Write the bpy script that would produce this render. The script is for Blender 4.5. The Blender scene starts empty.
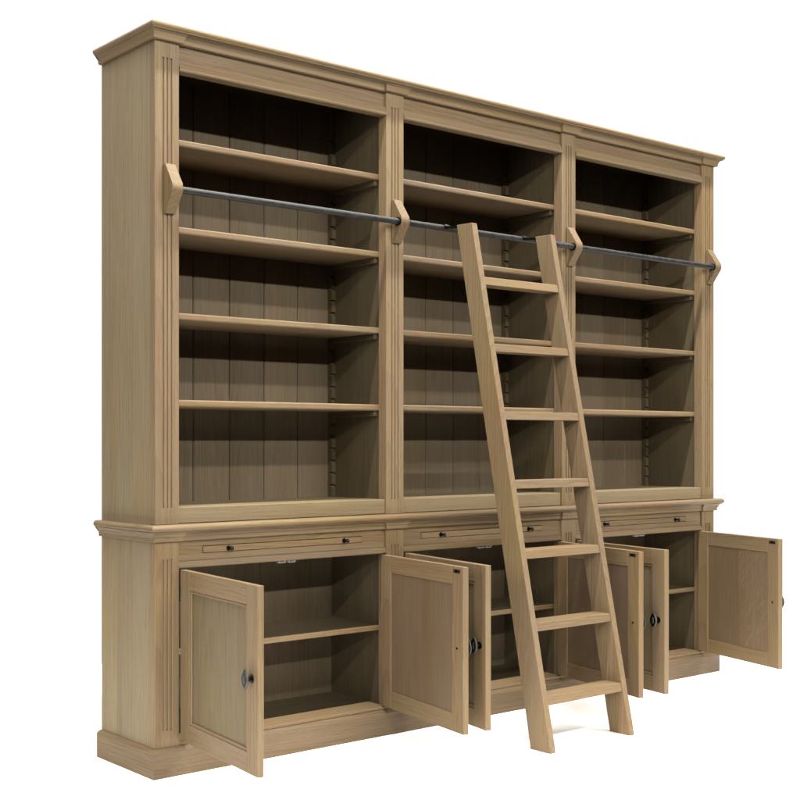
import bpy, bmesh, math, random
from mathutils import Vector, Matrix
random.seed(11)
S = bpy.context.scene
COL = S.collection

# ------------------------------------------------------------------ dimensions (metres)
W, D = 3.0, 0.296
XS = [0.0, 0.0897, 0.9757, 1.0605, 1.9395, 2.0243, 2.9103, 3.0]
PIL = [(XS[0], XS[1]), (XS[2], XS[3]), (XS[4], XS[5]), (XS[6], XS[7])]
BAY = [(XS[1], XS[2]), (XS[3], XS[4]), (XS[5], XS[6])]
Z_PL, Z_DT, Z_FB, Z_WB, Z_WT, Z_BS = 0.0854, 0.621, 0.641, 0.704, 0.756, 0.806
Z_OT, Z_FR, Z_CB, Z_CT = 2.127, 2.161, 2.208, 2.2535
YB = 0.278            # face of the back boards
YS = 0.036            # front of shelves / depth of the pilaster blocks
REC = 0.008           # frieze set back behind the pilasters

# ------------------------------------------------------------------ materials
def nn(nt, t, **kw):
    n = nt.nodes.new(t)
    for k, v in kw.items(): setattr(n, k, v)
    return n

def oak(name, light, dark, fleck=0.0, ring=1.0, rough=0.62):
    m = bpy.data.materials.new(name); m.use_nodes = True
    nt = m.node_tree; L = nt.links
    for n in list(nt.nodes): nt.nodes.remove(n)
    out = nn(nt, 'ShaderNodeOutputMaterial'); bs = nn(nt, 'ShaderNodeBsdfPrincipled')
    L.new(bs.outputs[0], out.inputs[0])
    gc = nn(nt, 'ShaderNodeAttribute', attribute_name='gc')
    tone = nn(nt, 'ShaderNodeAttribute', attribute_name='tone')
    def mapped(sx, sy, sz):
        v = nn(nt, 'ShaderNodeVectorMath', operation='MULTIPLY'); L.new(gc.outputs['Vector'], v.inputs[0])
        v.inputs[1].default_value = (sx, sy, sz); return v.outputs[0]
    def noise(vec, scale=1.0, detail=3.0, rough=0.55):
        n = nn(nt, 'ShaderNodeTexNoise'); n.inputs['Scale'].default_value = scale
        n.inputs['Detail'].default_value = detail; n.inputs['Roughness'].default_value = rough
        L.new(vec, n.inputs['Vector']); return n.outputs['Fac']
    def math_(op, a, b=None, clamp=False):
        n = nn(nt, 'ShaderNodeMath', operation=op, use_clamp=clamp)
        for i, x in enumerate((a, b)):
            if x is None: continue
            if isinstance(x, (int, float)): n.inputs[i].default_value = x
            else: L.new(x, n.inputs[i])
        return n.outputs[0]
    def rng(x, a, b, c=0.0, d=1.0):
        n = nn(nt, 'ShaderNodeMapRange'); n.clamp = True
        L.new(x, n.inputs[0])
        for i, v in enumerate((a, b, c, d)): n.inputs[i+1].default_value = v
        return n.outputs[0]
    # growth rings: distance from a tilted pith axis, warped by slow noise
    sep = nn(nt, 'ShaderNodeSeparateXYZ'); L.new(gc.outputs['Vector'], sep.inputs[0])
    warp = noise(mapped(1.6, 7, 7), 1.0, 3.0)
    warp2 = noise(mapped(5, 30, 30), 1.0, 2.0)
    a = math_('ADD', sep.outputs[1], math_('MULTIPLY', math_('SUBTRACT', warp, 0.5), 0.10))
    b = math_('ADD', math_('ADD', sep.outputs[2], 0.035), math_('MULTIPLY', sep.outputs[0], 0.045))
    r = math_('SQRT', math_('ADD', math_('MULTIPLY', a, a), math_('MULTIPLY', b, b)))
    r = math_('ADD', r, math_('MULTIPLY', warp2, 0.004))
    saw = math_('FRACT', math_('MULTIPLY', r, 95.0))
    ringf = math_('MULTIPLY', math_('POWER', saw, 2.2), rng(noise(mapped(0.9, 9, 9), 1.0, 1.0), 0.35, 0.7, 0.25, 1.0))
    streak = noise(mapped(1.6, 130, 130), 1.0, 4.0, 0.65)
    fine = noise(mapped(7, 320, 320), 1.0, 3.0, 0.6)
    pores = rng(noise(mapped(34, 620, 620), 1.0, 1.0), 0.60, 0.72)
    broad = noise(mapped(0.7, 6, 6), 1.0, 2.0)
    f = math_('MULTIPLY', ringf, 0.55 * ring)
    f = math_('ADD', f, math_('MULTIPLY', math_('SUBTRACT', streak, 0.5), 1.15))
    f = math_('ADD', f, math_('MULTIPLY', math_('SUBTRACT', fine, 0.5), 1.2))
    f = math_('ADD', f, math_('MULTIPLY', math_('SUBTRACT', broad, 0.5), 0.75))
    f = math_('ADD', f, math_('MULTIPLY', pores, 0.40))
    f = math_('ADD', f, 0.24)
    f = math_('ADD', f, math_('MULTIPLY', tone.outputs['Fac'], 0.46), True)
    if fleck > 0:   # medullary rays: short pale flakes lying across the grain
        tilt = nn(nt, 'ShaderNodeVectorRotate', rotation_type='Z_AXIS'); L.new(gc.outputs['Vector'], tilt.inputs['Vector'])
        tilt.inputs['Angle'].default_value = 0.55
        sc = nn(nt, 'ShaderNodeVectorMath', operation='MULTIPLY'); L.new(tilt.outputs[0], sc.inputs[0])
        sc.inputs[1].default_value = (26, 95, 60)
        fl = rng(noise(sc.outputs[0], 1.0, 2.0), 0.54, 0.66)
        f = math_('SUBTRACT', f, math_('MULTIPLY', fl, fleck), True)
    mix = nn(nt, 'ShaderNodeMix', data_type='RGBA'); L.new(f, mix.inputs['Factor'])
    mix.inputs['A'].default_value = (*light, 1); mix.inputs['B'].default_value = (*dark, 1)
    # slow drift of hue between straw and grey brown
    hs = nn(nt, 'ShaderNodeHueSaturation'); L.new(mix.outputs['Result'], hs.inputs['Color'])
    L.new(rng(noise(mapped(1.1, 5, 5), 1.0, 2.0), 0.3, 0.7, 0.84, 1.04), hs.inputs['Saturation'])
    L.new(rng(noise(mapped(2.5, 16, 16), 1.0, 3.0), 0.3, 0.7, 0.490, 0.509), hs.inputs['Hue'])
    L.new(hs.outputs[0], bs.inputs['Base Color'])
    L.new(rng(fine, 0.3, 0.7, rough - 0.07, rough + 0.08), bs.inputs['Roughness'])
    bs.inputs['Specular IOR Level'].default_value = 0.28
    bmp = nn(nt, 'ShaderNodeBump'); bmp.inputs['Strength'].default_value = 0.22; bmp.inputs['Distance'].default_value = 0.0006
    L.new(math_('SUBTRACT', math_('MULTIPLY', fine, 0.6), pores), bmp.inputs['Height'])
    L.new(bmp.outputs[0], bs.inputs['Normal'])
    return m

def metal(name, col, rough, spot=0.0, metallic=1.0):
    m = bpy.data.materials.new(name); m.use_nodes = True
    nt = m.node_tree; bs = nt.nodes['Principled BSDF']; L = nt.links
    tc = nn(nt, 'ShaderNodeTexCoord'); n = nn(nt, 'ShaderNodeTexNoise')
    n.inputs['Scale'].default_value = 55; n.inputs['Detail'].default_value = 4
    L.new(tc.outputs['Object'], n.inputs['Vector'])
    mx = nn(nt, 'ShaderNodeMix', data_type='RGBA'); L.new(n.outputs['Fac'], mx.inputs['Factor'])
    mx.inputs['A'].default_value = (*[c*(1-spot) for c in col], 1); mx.inputs['B'].default_value = (*[c*(1+spot) for c in col], 1)
    L.new(mx.outputs['Result'], bs.inputs['Base Color'])
    mr = nn(nt, 'ShaderNodeMapRange'); L.new(n.outputs['Fac'], mr.inputs[0])
    mr.inputs[1].default_value = .3; mr.inputs[2].default_value = .7
    mr.inputs[3].default_value = max(.05, rough-.12); mr.inputs[4].default_value = rough+.12
    L.new(mr.outputs[0], bs.inputs['Roughness'])
    bs.inputs['Metallic'].default_value = metallic
    return m

K = .405
def c3(r, g, b): return (r*K*1.04, g*K*1.03, b*K*.97)
OAK   = oak('oak_solid',  c3(.335, .225, .118), c3(.190, .120, .058))
SIDE  = oak('oak_side_veneer', c3(.350, .260, .143), c3(.215, .156, .080), ring=.5)
DOORP = oak('oak_door_panel', c3(.285, .213, .118), c3(.180, .130, .068), ring=.6)
PINK  = oak('oak_inner_panel', c3(.250, .163, .092), c3(.165, .103, .056), ring=.35)
FLECK = oak('oak_quartered_panel', c3(.285, .188, .104), c3(.170, .106, .056), fleck=.7, ring=.2)
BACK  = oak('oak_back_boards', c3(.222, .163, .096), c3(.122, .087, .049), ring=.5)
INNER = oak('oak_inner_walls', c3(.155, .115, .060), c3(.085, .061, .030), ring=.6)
STEEL = metal('dark_iron_rod', (.050, .050, .050), .58, .55)
BLACK = metal('blackened_iron', (.022, .021, .020), .42, .3)
PEWTER = metal('worn_pewter', (.075, .072, .066), .55, .4)
PLASTIC = metal('white_catch_plastic', (.22, .22, .21), .35, .05, 0.0)

# ------------------------------------------------------------------ mesh builder
class MB:
    """collects shapes with a grain coordinate (gc) and a tone per board, builds one mesh object"""
    def __init__(self): self.v = []; self.f = []; self.gc = []; self.tone = []; self.sm = []
    def add(self, verts, faces, grain='z', tone=None, smooth=False, off=None):
        ax = {'x': (0, 1, 2), 'y': (1, 0, 2), 'z': (2, 0, 1)}[grain]
        c = [sum(v[i] for v in verts)/len(verts) for i in range(3)]
        if off is None: off = (random.uniform(0, 40), random.uniform(-.06, .06), random.uniform(-.03, .05))
        if tone is None: tone = random.uniform(-.5, .5)
        base = len(self.v)
        for v in verts:
            self.v.append(tuple(v))
            self.gc.append((v[ax[0]] - c[ax[0]] + off[0]*0 + off[0] % 7 - 3.5, v[ax[1]] - c[ax[1]] + off[1], v[ax[2]] - c[ax[2]] + off[2]))
            self.tone.append(tone)
        for f in faces: self.f.append([base + i for i in f]); self.sm.append(smooth)
        return self
    def box(self, x0, x1, y0, y1, z0, z1, grain='z', bev=.0015, tone=None, seg=1, off=None):
        bm = bmesh.new(); bmesh.ops.create_cube(bm, size=1.0)
        for v in bm.verts:
            v.co = ((x0+x1)/2 + v.co.x*(x1-x0), (y0+y1)/2 + v.co.y*(y1-y0), (z0+z1)/2 + v.co.z*(z1-z0))
        if bev > 0: bmesh.ops.bevel(bm, geom=bm.edges[:], offset=bev, segments=seg, affect='EDGES', profile=.5)
        return self.bm(bm, grain, tone, off=off)
    def bm(self, bm, grain='z', tone=None, smooth=False, off=None):
        bm.verts.ensure_lookup_table()
        bmesh.ops.recalc_face_normals(bm, faces=bm.faces[:])
        self.add([v.co.copy() for v in bm.verts], [[v.index for v in f.verts] for f in bm.faces] if not bm.verts.index_update() else 0, grain, tone, smooth, off)
        bm.free(); return self
    def prism(self, pts, axis, a0, a1, grain='z', tone=None, bev=0.0, seg=1):
        """extrude a 2D outline along axis; pts are the other two coordinates in xyz order"""
        bm = bmesh.new()
        def P(p, a): return {'x': (a, p[0], p[1]), 'y': (p[0], a, p[1]), 'z': (p[0], p[1], a)}[axis]
        lo = [bm.verts.new(P(p, a0)) for p in pts]; hi = [bm.verts.new(P(p, a1)) for p in pts]
        bm.faces.new(lo); bm.faces.new(hi[::-1]); n = len(pts)
        for i in range(n): bm.faces.new([lo[i], hi[i], hi[(i+1) % n], lo[(i+1) % n]])
        if bev > 0: bmesh.ops.bevel(bm, geom=bm.edges[:], offset=bev, segments=seg, affect='EDGES', profile=.5)
        return self.bm(bm, grain, tone)
    def cyl(self, p0, p1, r, seg=20, grain='x', r1=None):
        p0, p1 = Vector(p0), Vector(p1); d = p1-p0
        q = d.to_track_quat('Z', 'Y'); r1 = r if r1 is None else r1
        vs = []
        for p, rr in ((p0, r), (p1, r1)):
            for i in range(seg):
                t = 2*math.pi*i/seg; vs.append(p + q @ Vector((rr*math.cos(t), rr*math.sin(t), 0)))
        fs = [[i, (i+1) % seg, seg+(i+1) % seg, seg+i] for i in range(seg)]
        self.add(vs, fs, grain, 0, True)
        self.add([p0 + q @ Vector((r*math.cos(2*math.pi*i/seg), r*math.sin(2*math.pi*i/seg), 0)) for i in range(seg)], [list(range(seg))[::-1]], grain, 0)
        self.add([p1 + q @ Vector((r1*math.cos(2*math.pi*i/seg), r1*math.sin(2*math.pi*i/seg), 0)) for i in range(seg)], [list(range(seg))], grain, 0)
        return self
    def build(self, name, mat, parent=None, label=None, local=False):
        n = len(self.v)
        if local: c = Vector((0, 0, 0))
        else: c = Vector([(min(v[i] for v in self.v)+max(v[i] for v in self.v))/2 for i in range(3)])
        me = bpy.data.meshes.new(name)
        me.from_pydata([Vector(v)-c for v in self.v], [], self.f)
        g = me.attributes.new('gc', 'FLOAT_VECTOR', 'POINT'); g.data.foreach_set('vector', [x for v in self.gc for x in v])
        t = me.attributes.new('tone', 'FLOAT', 'POINT'); t.data.foreach_set('value', self.tone)
        me.polygons.foreach_set('use_smooth', self.sm)
        me.materials.append(mat); me.update()
        o = bpy.data.objects.new(name, me); COL.objects.link(o)
        o.location = c
        if parent is not None:
            o.parent = parent
            if not local: o.location = c - world_loc(parent)
        if label: o['label'] = label
        return o

def world_loc(o):
    l = Vector(o.location)
    while o.parent: o = o.parent; l += Vector(o.location)
    return l

def thing(name, label, cat, loc):
    o = bpy.data.objects.new(name, None); COL.objects.link(o); o.location = loc
    o.empty_display_size = .2; o['label'] = label; o['category'] = cat
    return o

# ------------------------------------------------------------------ the floor
fm = bpy.data.materials.new('white_studio_floor'); fm.use_nodes = True
fb = fm.node_tree.nodes['Principled BSDF']; fb.inputs['Base Color'].default_value = (.97, .97, .97, 1); fb.inputs['Roughness'].default_value = .7
fb.inputs['Specular IOR Level'].default_value = .1
def make_floor():
    bm = bmesh.new()
    pts = [(-1.0, -1.35), (4.6, -1.35), (5.6, -.4), (5.6, 1.6), (-1.0, 1.6)]
    bm.faces.new([bm.verts.new((x, y, 0)) for x, y in pts])
    me = bpy.data.meshes.new('floor'); bm.to_mesh(me); bm.free(); me.materials.append(fm)
    o = bpy.data.objects.new('floor', me); COL.objects.link(o); o['kind'] = 'structure'
make_floor()

# ================================================================== THE BOOKCASE
BC = thing('bookcase', 'large pale oak library bookcase with three open shelf bays and six open cupboard doors below', 'bookcase', (1.5, .15, 0))

# ---- carcass sides
def side(x0, x1, z0, z1, name='side_panel'):
    m = MB(); n = 3; ys = [.0265 + (D-.0265)*i/n for i in range(n+1)]
    o = random.uniform(0, 30)
    for i in range(n):
        m.box(x0, x1, ys[i], ys[i+1], z0, z1, 'z', bev=.0004, tone=random.uniform(-.35, .35))
    return m.build(name, SIDE, BC)
side(.0012, .022, Z_WT-.0008, Z_CB+.02); side(W-.022, W-.0012, Z_WT-.0008, Z_CB+.02)
side(.0012, .022, Z_PL-.01, Z_WB+.012); side(W-.022, W-.0012, Z_PL-.01, Z_WB+.012)

# ---- pilasters with three flutes
def pilaster(x0, x1, z0, z1, f0, f1):
    m = MB(); cx = (x0+x1)/2 + (.001 if x0 == 0 else 0)
    tn = random.uniform(-.5, .1); off = (random.uniform(0, 40), random.uniform(-.05, .05), random.uniform(-.02, .05))
    end = x0 == 0 or x1 == W
    m.box(x0+(.0 if not end else 0), x1, 0.0040, .0255, z0, z1, 'z', 0, tn, off=off)
    xa, xb = (x0, x1) if not end else ((x0+.022, x1) if x0 == 0 else (x0, x1-.022))
    m.box(xa+.0003, xb-.0003, .0255, YS, z0, z1, 'z', 0, tn+.1, off=off)
    gw, sp = .0062, .0150
    edges = [x0]
    for k in (-1, 0, 1): edges += [cx+k*sp-gw/2, cx+k*sp+gw/2]
    edges.append(x1)
    def strip(a, b, za, zb):
        bm = bmesh.new(); c = .0013
        prof = [(a, .0040), (a, c), (a+c, 0), (b-c, 0), (b, c), (b, .0040)]
        lo = [bm.verts.new((p[0], p[1], za)) for p in prof]; hi = [bm.verts.new((p[0], p[1], zb)) for p in prof]
        bm.faces.new(lo); bm.faces.new(hi[::-1])
        for i in range(6): bm.faces.new([lo[i], hi[i], hi[(i+1) % 6], lo[(i+1) % 6]])
        bmesh.ops.recalc_face_normals(bm, faces=bm.faces[:])
        bm.verts.index_update()
        vs = [v.co.copy() for v in bm.verts]; fs = [[v.index for v in f.verts] for f in bm.faces]; bm.free()
        # one continuous grain over the whole board
        base = len(m.v)
        for v in vs:
            m.v.append(tuple(v)); m.tone.append(tn)
            m.gc.append((v.z + off[0] % 7 - 3.5, v.x - cx + off[1], v.y + off[2]))
        for f in fs: m.f.append([base+i for i in f]); m.sm.append(False)
    strip(x0, x1, z0, f0); strip(x0, x1, f1, z1)
    for i in range(0, 8, 2): strip(edges[i], edges[i+1], f0, f1)
    return m.build('pilaster', OAK, BC)
for a, b in PIL:
    pilaster(a, b, Z_WT+.0005, Z_CB+.004, .806, 2.160)
    pilaster(a, b, Z_PL+.0005, Z_WB+.004, .136, .650)

# ---- mouldings
def path(step):
    """plan outline of the front; list of (x, y, outward offset direction)"""
    p = [((0, D), (-1, 0)), ((0, 0), (-1, -1))]
    if step > 0:
        for (a, b) in BAY:
            p += [((a, 0), (1, -1)), ((a, step), (1, -1)), ((b, step), (-1, -1)), ((b, 0), (-1, -1))]
    p += [((W, 0), (1, -1)), ((W, D), (1, 0))]
    return p
def sweep(m, prof, step, tone=None):
    """prof: list of (offset, z) from bottom to top; joints are mitred and each run is a board of its own"""
    pp = path(step); n = len(prof)
    runs = list(range(len(pp)-1))
    for i in runs:
        (p0, d0), (p1, d1) = pp[i], pp[i+1]
        vs = []
        for (q, z) in prof: vs.append((p0[0]+d0[0]*q, p0[1]+d0[1]*q, z))
        for (q, z) in prof: vs.append((p1[0]+d1[0]*q, p1[1]+d1[1]*q, z))
        if step > 0 and abs(p0[0]-p1[0]) < 1e-6 and abs(p0[1]-p1[1]) < .02:
            g = 'z'
        else: g = 'x' if abs(p0[0]-p1[0]) > abs(p0[1]-p1[1]) else 'y'
        fs = [[k, n+k, n+k+1, k+1] for k in range(n-1)]
        m.add(vs, fs, g, tone if tone is not None else random.uniform(-.45, .35))
        if i == 0 or i == len(pp)-2:
            m.add(vs[:n] if i == 0 else vs[n:], [list(range(n)) if i else list(range(n))[::-1]], g)
def arc(cx, cz, r, a0, a1, n, sx=1.0):
    return [(cx + r*sx*math.cos(math.radians(a0+(a1-a0)*i/n)), cz + r*math.sin(math.radians(a0+(a1-a0)*i/n))) for i in range(n+1)]

m = MB()
cz = Z_CB
sweep(m, [(-.01, cz), (.0095, cz), (.0115, cz+.002), (.0125, cz+.0110), (.0150, cz+.0190), (.0200, cz+.0245), (.0262, cz+.0275)], REC, -.55)
sweep(m, [(-.01, cz+.0262), (.0275, cz+.0262), (.0285, cz+.029)] + arc(.0245, cz+.0372, .0088, -65, 88, 8) + [(-.07, Z_CT)], 0)
m.box(-.01, W+.01, .03, D, Z_CB+.03, Z_CT-.002, 'x', 0)
m.build('cornice', OAK, BC)

m = MB(); wz = Z_WB
sweep(m, [(-.004, wz), (.008, wz), (.0095, wz+.0015), (.0095, wz+.0125), (.0125, wz+.015)] + arc(.0275, wz+.0155, .0145, 178, 112, 6) + [(.0245, wz+.0305)], REC)
sweep(m, [(-.004, wz+.030), (.0245, wz+.030)] + arc(.0200, wz+.0408, .0102, -72, 88, 9) + [(-.06, Z_WT-.001)], 0)
m.box(.0, W, .03, D, Z_WB+.004, Z_WT-.003, 'x', 0)
m.build('waist_moulding', OAK, BC)

m = MB(); pq = .0172
sweep(m, [(-.03, 0), (pq, 0), (pq, Z_PL-.010), (pq-.002, Z_PL-.006), (.004, Z_PL), (-.03, Z_PL)], 0, tone=.75)
m.build('plinth', OAK, BC)

# ---- bays
for bi, (a, b) in enumerate(BAY):
    # frieze under the cornice and the rail below it
    m = MB(); m.box(a+.0005, b-.0005, REC+.003, .028, Z_FR+.0003, Z_CB+.010, 'x', 0, random.uniform(.2, .45)); m.build('frieze', OAK, BC)
    m = MB()
    m.prism([(-.0035, Z_OT+.0035), (-.0035, Z_OT+.010), (.0035, Z_FR-.010), (.0065, Z_FR-.0035), (.0072, Z_FR), (.030, Z_FR), (.030, Z_OT), (-.0005, Z_OT)], 'x', a+.0004, b-.0004, 'x', random.uniform(-.6, -.3))
    m.build('frieze_rail', OAK, BC)
    # closed soffit above the opening
    MB().box(a-.012, b+.012, .0302, YB+.002, Z_CB-.008, Z_CB+.008, 'x', 0).build('top_board', INNER, BC)
    # bottom board of the upper case
    m = MB(); m.box(a+.0004, b-.0004, .0055, .030, Z_WT+.0005, Z_BS, 'x', .0025, seg=2); m.build('bottom_rail', SIDE, BC)
    MB().box(a-.010, b+.010, .0303, YB-.0005, Z_BS-.022, Z_BS-.0006, 'x', 0).build('bottom_board', SIDE, BC)
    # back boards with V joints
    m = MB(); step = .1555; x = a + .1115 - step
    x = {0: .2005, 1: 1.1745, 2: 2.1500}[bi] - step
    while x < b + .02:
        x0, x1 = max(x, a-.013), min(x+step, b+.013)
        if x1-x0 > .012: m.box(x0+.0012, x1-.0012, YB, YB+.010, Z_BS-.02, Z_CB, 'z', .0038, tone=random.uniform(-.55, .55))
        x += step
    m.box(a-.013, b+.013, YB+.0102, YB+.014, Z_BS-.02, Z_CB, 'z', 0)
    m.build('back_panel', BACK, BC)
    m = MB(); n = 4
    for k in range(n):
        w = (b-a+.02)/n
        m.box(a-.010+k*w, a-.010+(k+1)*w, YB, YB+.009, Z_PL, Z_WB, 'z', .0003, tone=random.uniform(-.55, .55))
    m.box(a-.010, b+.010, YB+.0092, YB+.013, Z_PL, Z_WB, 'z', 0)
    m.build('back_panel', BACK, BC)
    # shelves (four up, one in the cupboard)
    for z in (1.9315, 1.6645, 1.3995, 1.1345):
        zj = z + random.uniform(-.0012, .0012)
        m = MB(); m.box(a-.0085, b+.0085, YS, YB-.001, zj-.0215, zj, 'x', .0055, seg=3); s = m.build('shelf', OAK, BC)
        for xx in (a-.0088, b-.0112):
            MB().box(xx, xx+.020, .046, YB-.004, zj-.040, zj-.0220, 'y', .001).build('shelf_cleat', INNER, s)
    m = MB(); m.box(a-.0085, b+.0085, YS+.0122, YB-.001, .3520, .3692, 'x', .0006); s = m.build('shelf', INNER, BC)
    MB().box(a-.0085, b+.0085, YS, YS+.0120, .3516, .3695, 'x', .003, seg=2).build('shelf_lipping', OAK, s)
    # saw tooth battens that carry the cleats
    for sgn, xw in ((1, a-.0098), (-1, b+.0098)):
        pts = [(xw, Z_BS)]; m = MB(); z = Z_BS+.0
        x0, x1 = (xw, xw+.019) if sgn > 0 else (xw-.019, xw)
        prof = []
        yf, yn, yb = YB-.021, YB-.0085, YB-.0006
        z = Z_BS; prof.append((yb, z)); prof.append((yf, z))
        while z + .05 < Z_OT:
            prof += [(yf, z+.030), (yn, z+.044), (yf, z+.0445)]; z += .0445
        prof += [(yf, Z_CB-.01), (yb, Z_CB-.01)]
        m.prism(prof, 'x', x0, x1, 'z'); m.build('shelf_batten', INNER, BC)
    # cupboard floor; pale oak lipping widened into a strip painting its lit zone
    MB().box(a-.0003, b+.0003, -.001, .0850, Z_PL+.0004, Z_PL+.0105, 'x', .0015).build('lit_floor_lipping', OAK, BC)
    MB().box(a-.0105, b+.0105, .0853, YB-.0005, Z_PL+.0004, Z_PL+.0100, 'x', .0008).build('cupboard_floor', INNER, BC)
    # frieze of the base with the pull out slide
    tx0, tx1, tz0, tz1 = a+.0965, b-.1085, .6615, .6845
    m = MB(); y0, y1 = REC+.001, .027; tn = random.uniform(-.3, .3); off = (random.uniform(0, 40), .02, .03)
    m.box(a+.0005, b-.0005, y0, y1, tz1, Z_WB+.003, 'x', .0006, tn)
    m.box(a+.0005, b-.0005, y0, y1, Z_FB+.0003, tz0, 'x', .0006, tn+.1)
    m.box(a+.0005, tx0, y0, y1, tz0, tz1, 'x', .0006, tn); m.box(tx1, b-.0005, y0, y1, tz0, tz1, 'x', .0006, tn)
    m.build('base_frieze', OAK, BC)
    m = MB(); m.box(tx0+.0018, tx1-.0018, .0075, .26, tz0+.0018, tz1-.0018, 'x', .001); sl = m.build('pull_out_slide', OAK, BC)
    for kx in (a+.197, b-.1935):
        kz = (tz0+tz1)/2
        m = MB(); m.cyl((kx, .0076, kz), (kx, .0050, kz), .0080, 16); m.cyl((kx, .005, kz), (kx, -.006, kz), .004, 12)
        bm = bmesh.new(); bmesh.ops.create_uvsphere(bm, u_segments=14, v_segments=10, radius=.0070)
        for v in bm.verts: v.co = (kx + v.co.x, -.010 + v.co.y*.75, kz + v.co.z)
        m.bm(bm, smooth=True); m.build('knob', BLACK, sl)
    m = MB()
    m.prism([(-.001, Z_DT+.0025), (-.001, Z_DT+.006), (.0035, Z_FB-.006), (.0058, Z_FB-.002), (.0062, Z_FB), (.028, Z_FB), (.028, Z_DT), (.0015, Z_DT)], 'x', a+.0004, b-.0004, 'x')
    m.build('door_rail', OAK, BC)
    MB().box(a-.0105, b+.0105, .0285, YB-.0005, Z_FB-.012, Z_FB-.003, 'x', 0).build('cupboard_ceiling', INNER, BC)
    # twin ball catches hanging from the door rail
    cx = (a+b)/2
    m = MB()
    for s in (-1, 1):
        x0 = cx + s*.021
        m.box(x0-.0165, x0+.0165, .008, .026, Z_DT-.0022, Z_DT-.0002, 'x', .0006)
        for k in (-1, 1): m.box(x0+k*.0125-.0036, x0+k*.0125+.0036, .010, .022, Z_DT-.0080, Z_DT-.0022, 'x', .0015)
        m.cyl((x0-.012, .012, Z_DT-.0072), (x0+.012, .012, Z_DT-.0072), .0016, 8)
    m.build('door_catch', PLASTIC, BC)

# ---- partitions and the linings of the outer walls
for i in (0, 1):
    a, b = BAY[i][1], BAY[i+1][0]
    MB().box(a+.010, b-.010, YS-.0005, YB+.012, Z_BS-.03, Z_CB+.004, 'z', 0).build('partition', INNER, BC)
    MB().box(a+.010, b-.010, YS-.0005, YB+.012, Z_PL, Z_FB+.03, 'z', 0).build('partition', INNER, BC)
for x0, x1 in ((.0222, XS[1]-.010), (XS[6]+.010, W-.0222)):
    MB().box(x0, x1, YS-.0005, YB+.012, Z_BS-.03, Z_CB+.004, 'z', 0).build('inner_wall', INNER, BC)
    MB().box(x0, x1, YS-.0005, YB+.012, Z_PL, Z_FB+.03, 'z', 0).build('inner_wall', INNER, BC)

# ---- rod brackets and the rod
YR, ZR, RR = -.0300, 1.7605, .0105
for i, (a, b) in enumerate(PIL):
    cx = (a+b)/2 + (.006 if i == 0 else .003)
    z0, z1, zm = 1.690, 1.840, ZR+.002
    prof = [(-.0004, z0), (-.0004, z1), (-.0085, z1)]
    # eased nose
    n0 = (-.0470, zm)
    prof += [(-.0440, zm+.0135), (-.0468, zm+.0065), (-.0475, zm), (-.0468, zm-.0065), (-.0440, zm-.0135), (-.0085, z0)]
    m = MB(); m.prism(prof, 'x', cx-.0195, cx+.0195, 'z', tone=.35, bev=.0016)
    o = m.build('rod_bracket', OAK, BC)
    m = MB()
    if i > 0: m.cyl((cx-.0232, YR, ZR), (cx-.019, YR, ZR), .0145, 20); m.build('rod_collar', BLACK, o)
m = MB(); m.cyl((.052, YR, ZR), (W-.045, YR, ZR), RR, 24); m.build('ladder_rod', STEEL, BC)

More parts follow.
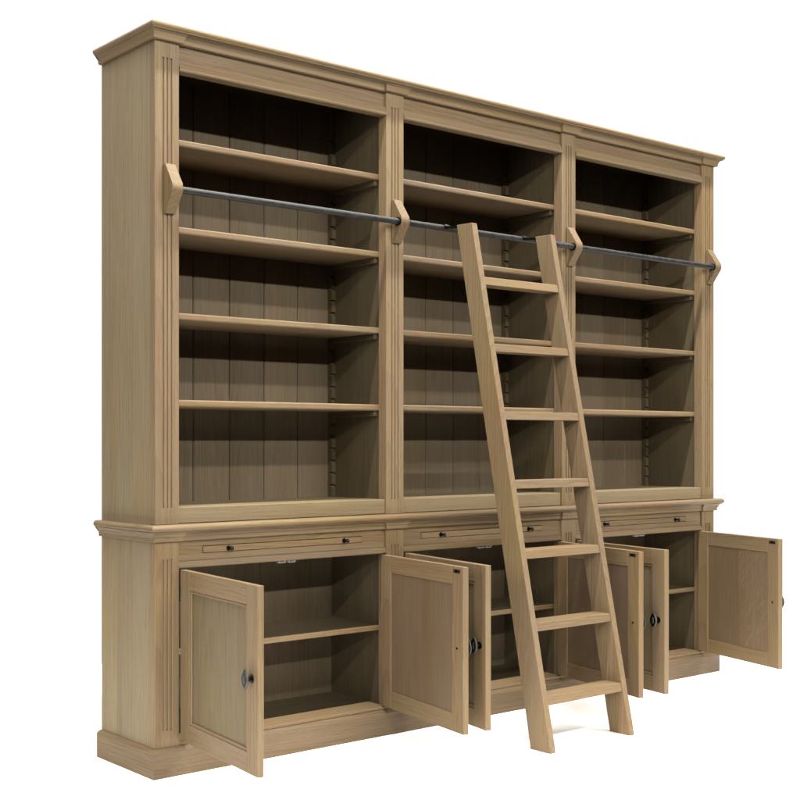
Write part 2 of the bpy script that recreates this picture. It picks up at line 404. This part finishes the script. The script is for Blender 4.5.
# ---- cupboard doors
DL, DT, DZ0, DZ1 = .4405, .0205, .1010, .6175
def almond(h, w, n=14):
    pts = []
    for i in range(n+1):
        t = -1 + 2*i/n; pts.append((w*(1-abs(t)**2.1), h*t))
    return pts + [(-x, z) for x, z in pts[-2:0:-1]]
def door(hx, hy, sgn, rot, fleck=False):
    """sgn +1: hinged on the left; the leaf is modelled closed with its pivot at the origin and swung by rot"""
    root = bpy.data.objects.new('door', None)
    st, rl = .056, .057
    X = lambda u: sgn*u
    def bx(m, u0, u1, y0, y1, z0, z1, g, bev=.0012, tone=None):
        a, b = sorted((X(u0), X(u1))); m.box(a, b, y0, y1, z0, z1, g, bev, random.uniform(-.65, -.15) if tone is None else tone)
    m = MB(); h = DZ1-DZ0
    bx(m, 0, st, 0, DT, 0, h, 'z'); bx(m, DL-st, DL, 0, DT, 0, h, 'z')
    bx(m, st+.0003, DL-st-.0003, .0003, DT-.0003, 0, rl, 'x'); bx(m, st+.0003, DL-st-.0003, .0003, DT-.0003, h-rl, h, 'x')
    # bead round the outer side of the panel
    bw = .009
    for (u0, u1, z0, z1, g) in ((st, st+bw, rl, h-rl, 'z'), (DL-st-bw, DL-st, rl, h-rl, 'z'), (st+bw, DL-st-bw, rl, rl+bw, 'x'), (st+bw, DL-st-bw, h-rl-bw, h-rl, 'x')):
        bx(m, u0, u1, .0025, .009, z0, z1, g, .002)
    d = m.build('door', OAK, BC, local=True)
    d.location = Vector((hx, hy, DZ0)) - Vector(BC.location); d.rotation_euler = (0, 0, rot)
    bpy.data.objects.remove(root)
    m = MB(); bx(m, st, DL-st, .0085, .0125, rl, h-rl, 'z', 0, random.uniform(-.2, .2)); m.build('door_panel', DOORP, d, local=True)
    m = MB(); um = st + (DL-2*st)*.52
    if fleck:
        bx(m, st, um, .0127, DT-.0035, rl, h-rl, 'z', 0, -.1); m.build('inner_panel', PINK, d, local=True)
        m = MB(); bx(m, um, DL-st, .0127, DT-.0034, rl, h-rl, 'z', 0, .0); m.build('inner_panel', FLECK, d, local=True)
    else:
        bx(m, st, um, .0127, DT-.0035, rl, h-rl, 'z', 0, -.15); bx(m, um, DL-st, .0127, DT-.0034, rl, h-rl, 'z', 0, .12)
        m.build('inner_panel', PINK, d, local=True)
    # pull: post and almond grip
    ku, kz = X(DL-.030), .262
    m = MB(); m.cyl((ku, .0004, kz), (ku, -.004, kz), .0115, 18); m.cyl((ku, -.004, kz), (ku, -.018, kz), .0062, 14)
    m.build('pull_post', BLACK, d, local=True)
    m = MB(); out = almond(.0295, .0158)
    bm = bmesh.new(); rings = []
    for (s, y) in ((.80, -.0175), (1.0, -.0195), (1.0, -.0215), (.86, -.0240)):
        rings.append([bm.verts.new((ku+x*s, y, kz+z*s)) for x, z in out])
    n = len(out)
    for r0, r1 in zip(rings, rings[1:]):
        for i in range(n): bm.faces.new([r0[i], r0[(i+1) % n], r1[(i+1) % n], r1[i]])
    bm.faces.new(rings[0][::-1]); bm.faces.new(rings[-1])
    m.bm(bm); g = m.build('pull_grip', PEWTER, d, local=True)
    m = MB(); bm = bmesh.new(); rings = []
    for (s, y) in ((.84, -.0239), (.80, -.0247), (.42, -.0247)):
        rings.append([bm.verts.new((ku+x*s, y, kz+z*s)) for x, z in out])
    for r0, r1 in zip(rings, rings[1:]):
        for i in range(n): bm.faces.new([r0[i], r0[(i+1) % n], r1[(i+1) % n], r1[i]])
    bm.faces.new(rings[0][::-1]); bm.faces.new(rings[-1])
    m.bm(bm); m.build('pull_inlay', BLACK, d, local=True)
    m = MB(); bm = bmesh.new(); bmesh.ops.create_uvsphere(bm, u_segments=14, v_segments=8, radius=1)
    for v in bm.verts: v.co = (ku + v.co.x*.0052, -.0246 + v.co.y*.0022, kz + v.co.z*.0125)
    m.bm(bm, smooth=True); m.build('pull_boss', PEWTER, d, local=True)
    # screw of the pull and strike plate on the inner side
    m = MB(); m.cyl((ku, DT-.0002, kz), (ku, DT+.0012, kz), .0036, 12); m.build('screw', BLACK, d, local=True)
    m = MB(); bx(m, DL-.046, DL-.015, DT-.0002, DT+.0016, h-.020, h-.010, 'x', .0006)
    m.build('strike_plate', BLACK, d, local=True)
    m = MB()
    for k in (-.0085, .0085): m.cyl((X(DL-.031+k), DT+.0015, h-.015), (X(DL-.031+k), DT+.0034, h-.015), .0034, 12)
    m.build('strike_button', PEWTER, d, local=True)
    # hinge knuckles
    for z in (.075, h-.075):
        m = MB(); m.cyl((X(-.0022), -.0012, z-.022), (X(-.0022), -.0012, z+.022), .0032, 12); m.build('hinge', BLACK, d, local=True)
    return d
R = math.radians
for (bi, sgn, a) in ((0, 1, 98.6), (0, -1, 102.2), (1, 1, 103.4), (1, -1, 106.6), (2, 1, 103.2), (2, -1, 109.6)):
    x0, x1 = BAY[bi]
    if sgn > 0: door(x0+.0035, -.0015, 1, -R(a))
    else:       door(x1-.0025, -.0015, -1, R(180-a), fleck=(bi == 2))

# ================================================================== THE LADDER
LD = thing('ladder', 'slim oak library ladder with seven flat treads leaning on the bookcase rod', 'ladder', (1.4475, -.44, 0))
ZT = 1.7600
def yf(z): return -.4765 + (.3155/1.752)*z        # front line of the rails
def ybk(z): return -.4000 + (.3050/1.762)*z       # back line
for x0, x1 in ((1.2205, 1.2470), (1.6485, 1.6750)):
    m = MB()
    prof = [(yf(0), 0.0005), (ybk(0), 0.0005), (ybk(ZT), ZT), (yf(ZT-.010), ZT-.002), (yf(ZT-.012)-.0004, ZT-.010)]
    m.prism(prof, 'x', x0, x1, 'z', bev=.0018, seg=2); m.build('ladder_rail', OAK, LD)
for z in (1.5710, 1.3390, 1.1070, .8750, .6440, .4100, .1755):
    t = .0275
    prof = [(yf(z)+.003, z), (yf(z-t)+.002, z-t), (ybk(z-t)-.004, z-t), (ybk(z)-.004, z)]
    m = MB(); m.prism(prof, 'x', 1.2472, 1.6483, 'x', bev=.0012); m.build('tread', OAK, LD)
# iron hooks from the backs of the rails over the rod
for x0, x1 in ((1.2205, 1.2470), (1.6485, 1.6750)):
    cx = (x0+x1)/2; m = MB()
    n = 14; pts = []
    for i in range(n+1):
        t = R(200 - 215*i/n); pts.append((YR + .0142*math.cos(t), ZR + .0142*math.sin(t)))
    for i in range(n, -1, -1):
        t = R(200 - 215*i/n); pts.append((YR + .0109*math.cos(t), ZR + .0109*math.sin(t)))
    m.prism(pts, 'x', cx-.010, cx+.010, 'x')
    yb = ybk(ZR-.012)
    m.prism([(yb-.001, ZR-.012), (yb-.001, ZR-.004), (YR-.0125, ZR+.004), (YR-.0125, ZR-.005)], 'x', cx-.010, cx+.010, 'x')
    m.prism([(ybk(ZR-.06)-.0006, ZR-.06), (ybk(ZR-.06)+.003, ZR-.06), (ybk(ZR-.003)+.003, ZR-.003), (ybk(ZR-.003)-.0006, ZR-.003)], 'x', cx-.0098, cx+.0098, 'x')
    m.build('hook', BLACK, LD)

# ------------------------------------------------------------------ light
def area_lamp(y, z, power, x=-.6, lx=9.0, ly=.10, col=(1, .97, .90), aim=None):
    l = bpy.data.lights.new('tube_or_fill', 'AREA'); l.shape = 'RECTANGLE'; l.size = lx; l.size_y = ly
    l.energy = power; l.color = col
    o = bpy.data.objects.new('tube_or_fill', l); COL.objects.link(o); o.location = (x, y, z)
    if aim: o.rotation_euler = (Vector(aim)-Vector((x, y, z))).to_track_quat('-Z', 'Y').to_euler()
    return o
PW = 1.0
def row(y, z, p, lx=13.0, x=-2.6, ly=.16):
    o = area_lamp(y, z, p*PW, x, lx, ly)
    # tilt about the long axis towards the bookcase
    o.rotation_euler = (math.atan2(0 - y, z - 1.0) * .9, 0, 0)
    return o
row(-7.0, 4.2, 930, 13, -1.2)
row(-4.3, 4.6, 530, 13, -1.2)
row(-1.0, 6.0, 1250, 8.0, 1.4)
side_fill = area_lamp(-1.6, 2.6, 350, -7.5, 3.0, 2.6, (1, .97, .88))       # added soft fill that brightens the left-facing sides, no known source
side_fill.rotation_euler = Vector((1, .06, -.16)).to_track_quat('-Z', 'Z').to_euler()
back_fill = area_lamp(2.6, 4.2, 240, 1.5, 8.0, .6, (1, 1, 1)); back_fill.rotation_euler = (R(-12), 0, 0)  # added lamp behind the bookcase, only to whiten the floor there

w = bpy.data.worlds.new('World'); S.world = w; w.use_nodes = True
nt = w.node_tree; bg = nt.nodes['Background']; L = nt.links
tc = nn(nt, 'ShaderNodeTexCoord'); dt = nn(nt, 'ShaderNodeVectorMath', operation='DOT_PRODUCT')
L.new(tc.outputs['Generated'], dt.inputs[0]); dt.inputs[1].default_value = (.60, .80, 0)
mr = nn(nt, 'ShaderNodeMapRange', interpolation_type='SMOOTHSTEP'); L.new(dt.outputs['Value'], mr.inputs[0])
mr.inputs[1].default_value = .05; mr.inputs[2].default_value = .45; mr.inputs[3].default_value = .03; mr.inputs[4].default_value = 1.06
L.new(mr.outputs[0], bg.inputs['Strength']); bg.inputs['Color'].default_value = (1, 1, 1, 1)

# ------------------------------------------------------------------ camera
cam = bpy.data.cameras.new('camera'); co = bpy.data.objects.new('camera', cam); COL.objects.link(co)
cam.sensor_width = 36; cam.lens = 1174.15/800*36
cam.shift_x = (400-108.59)/800; cam.shift_y = (440.95-400)/800
cam.clip_end = 200; cam.clip_start = .05
co.location = (-2.0309, -2.8613, 1.0073); co.rotation_euler = (R(90), 0, -.5778)
S.camera = co
S.view_settings.view_transform = 'Standard'; S.view_settings.look = 'None'
S.view_settings.exposure = 0; S.view_settings.gamma = 1
S.render.resolution_x = S.render.resolution_y = 1024
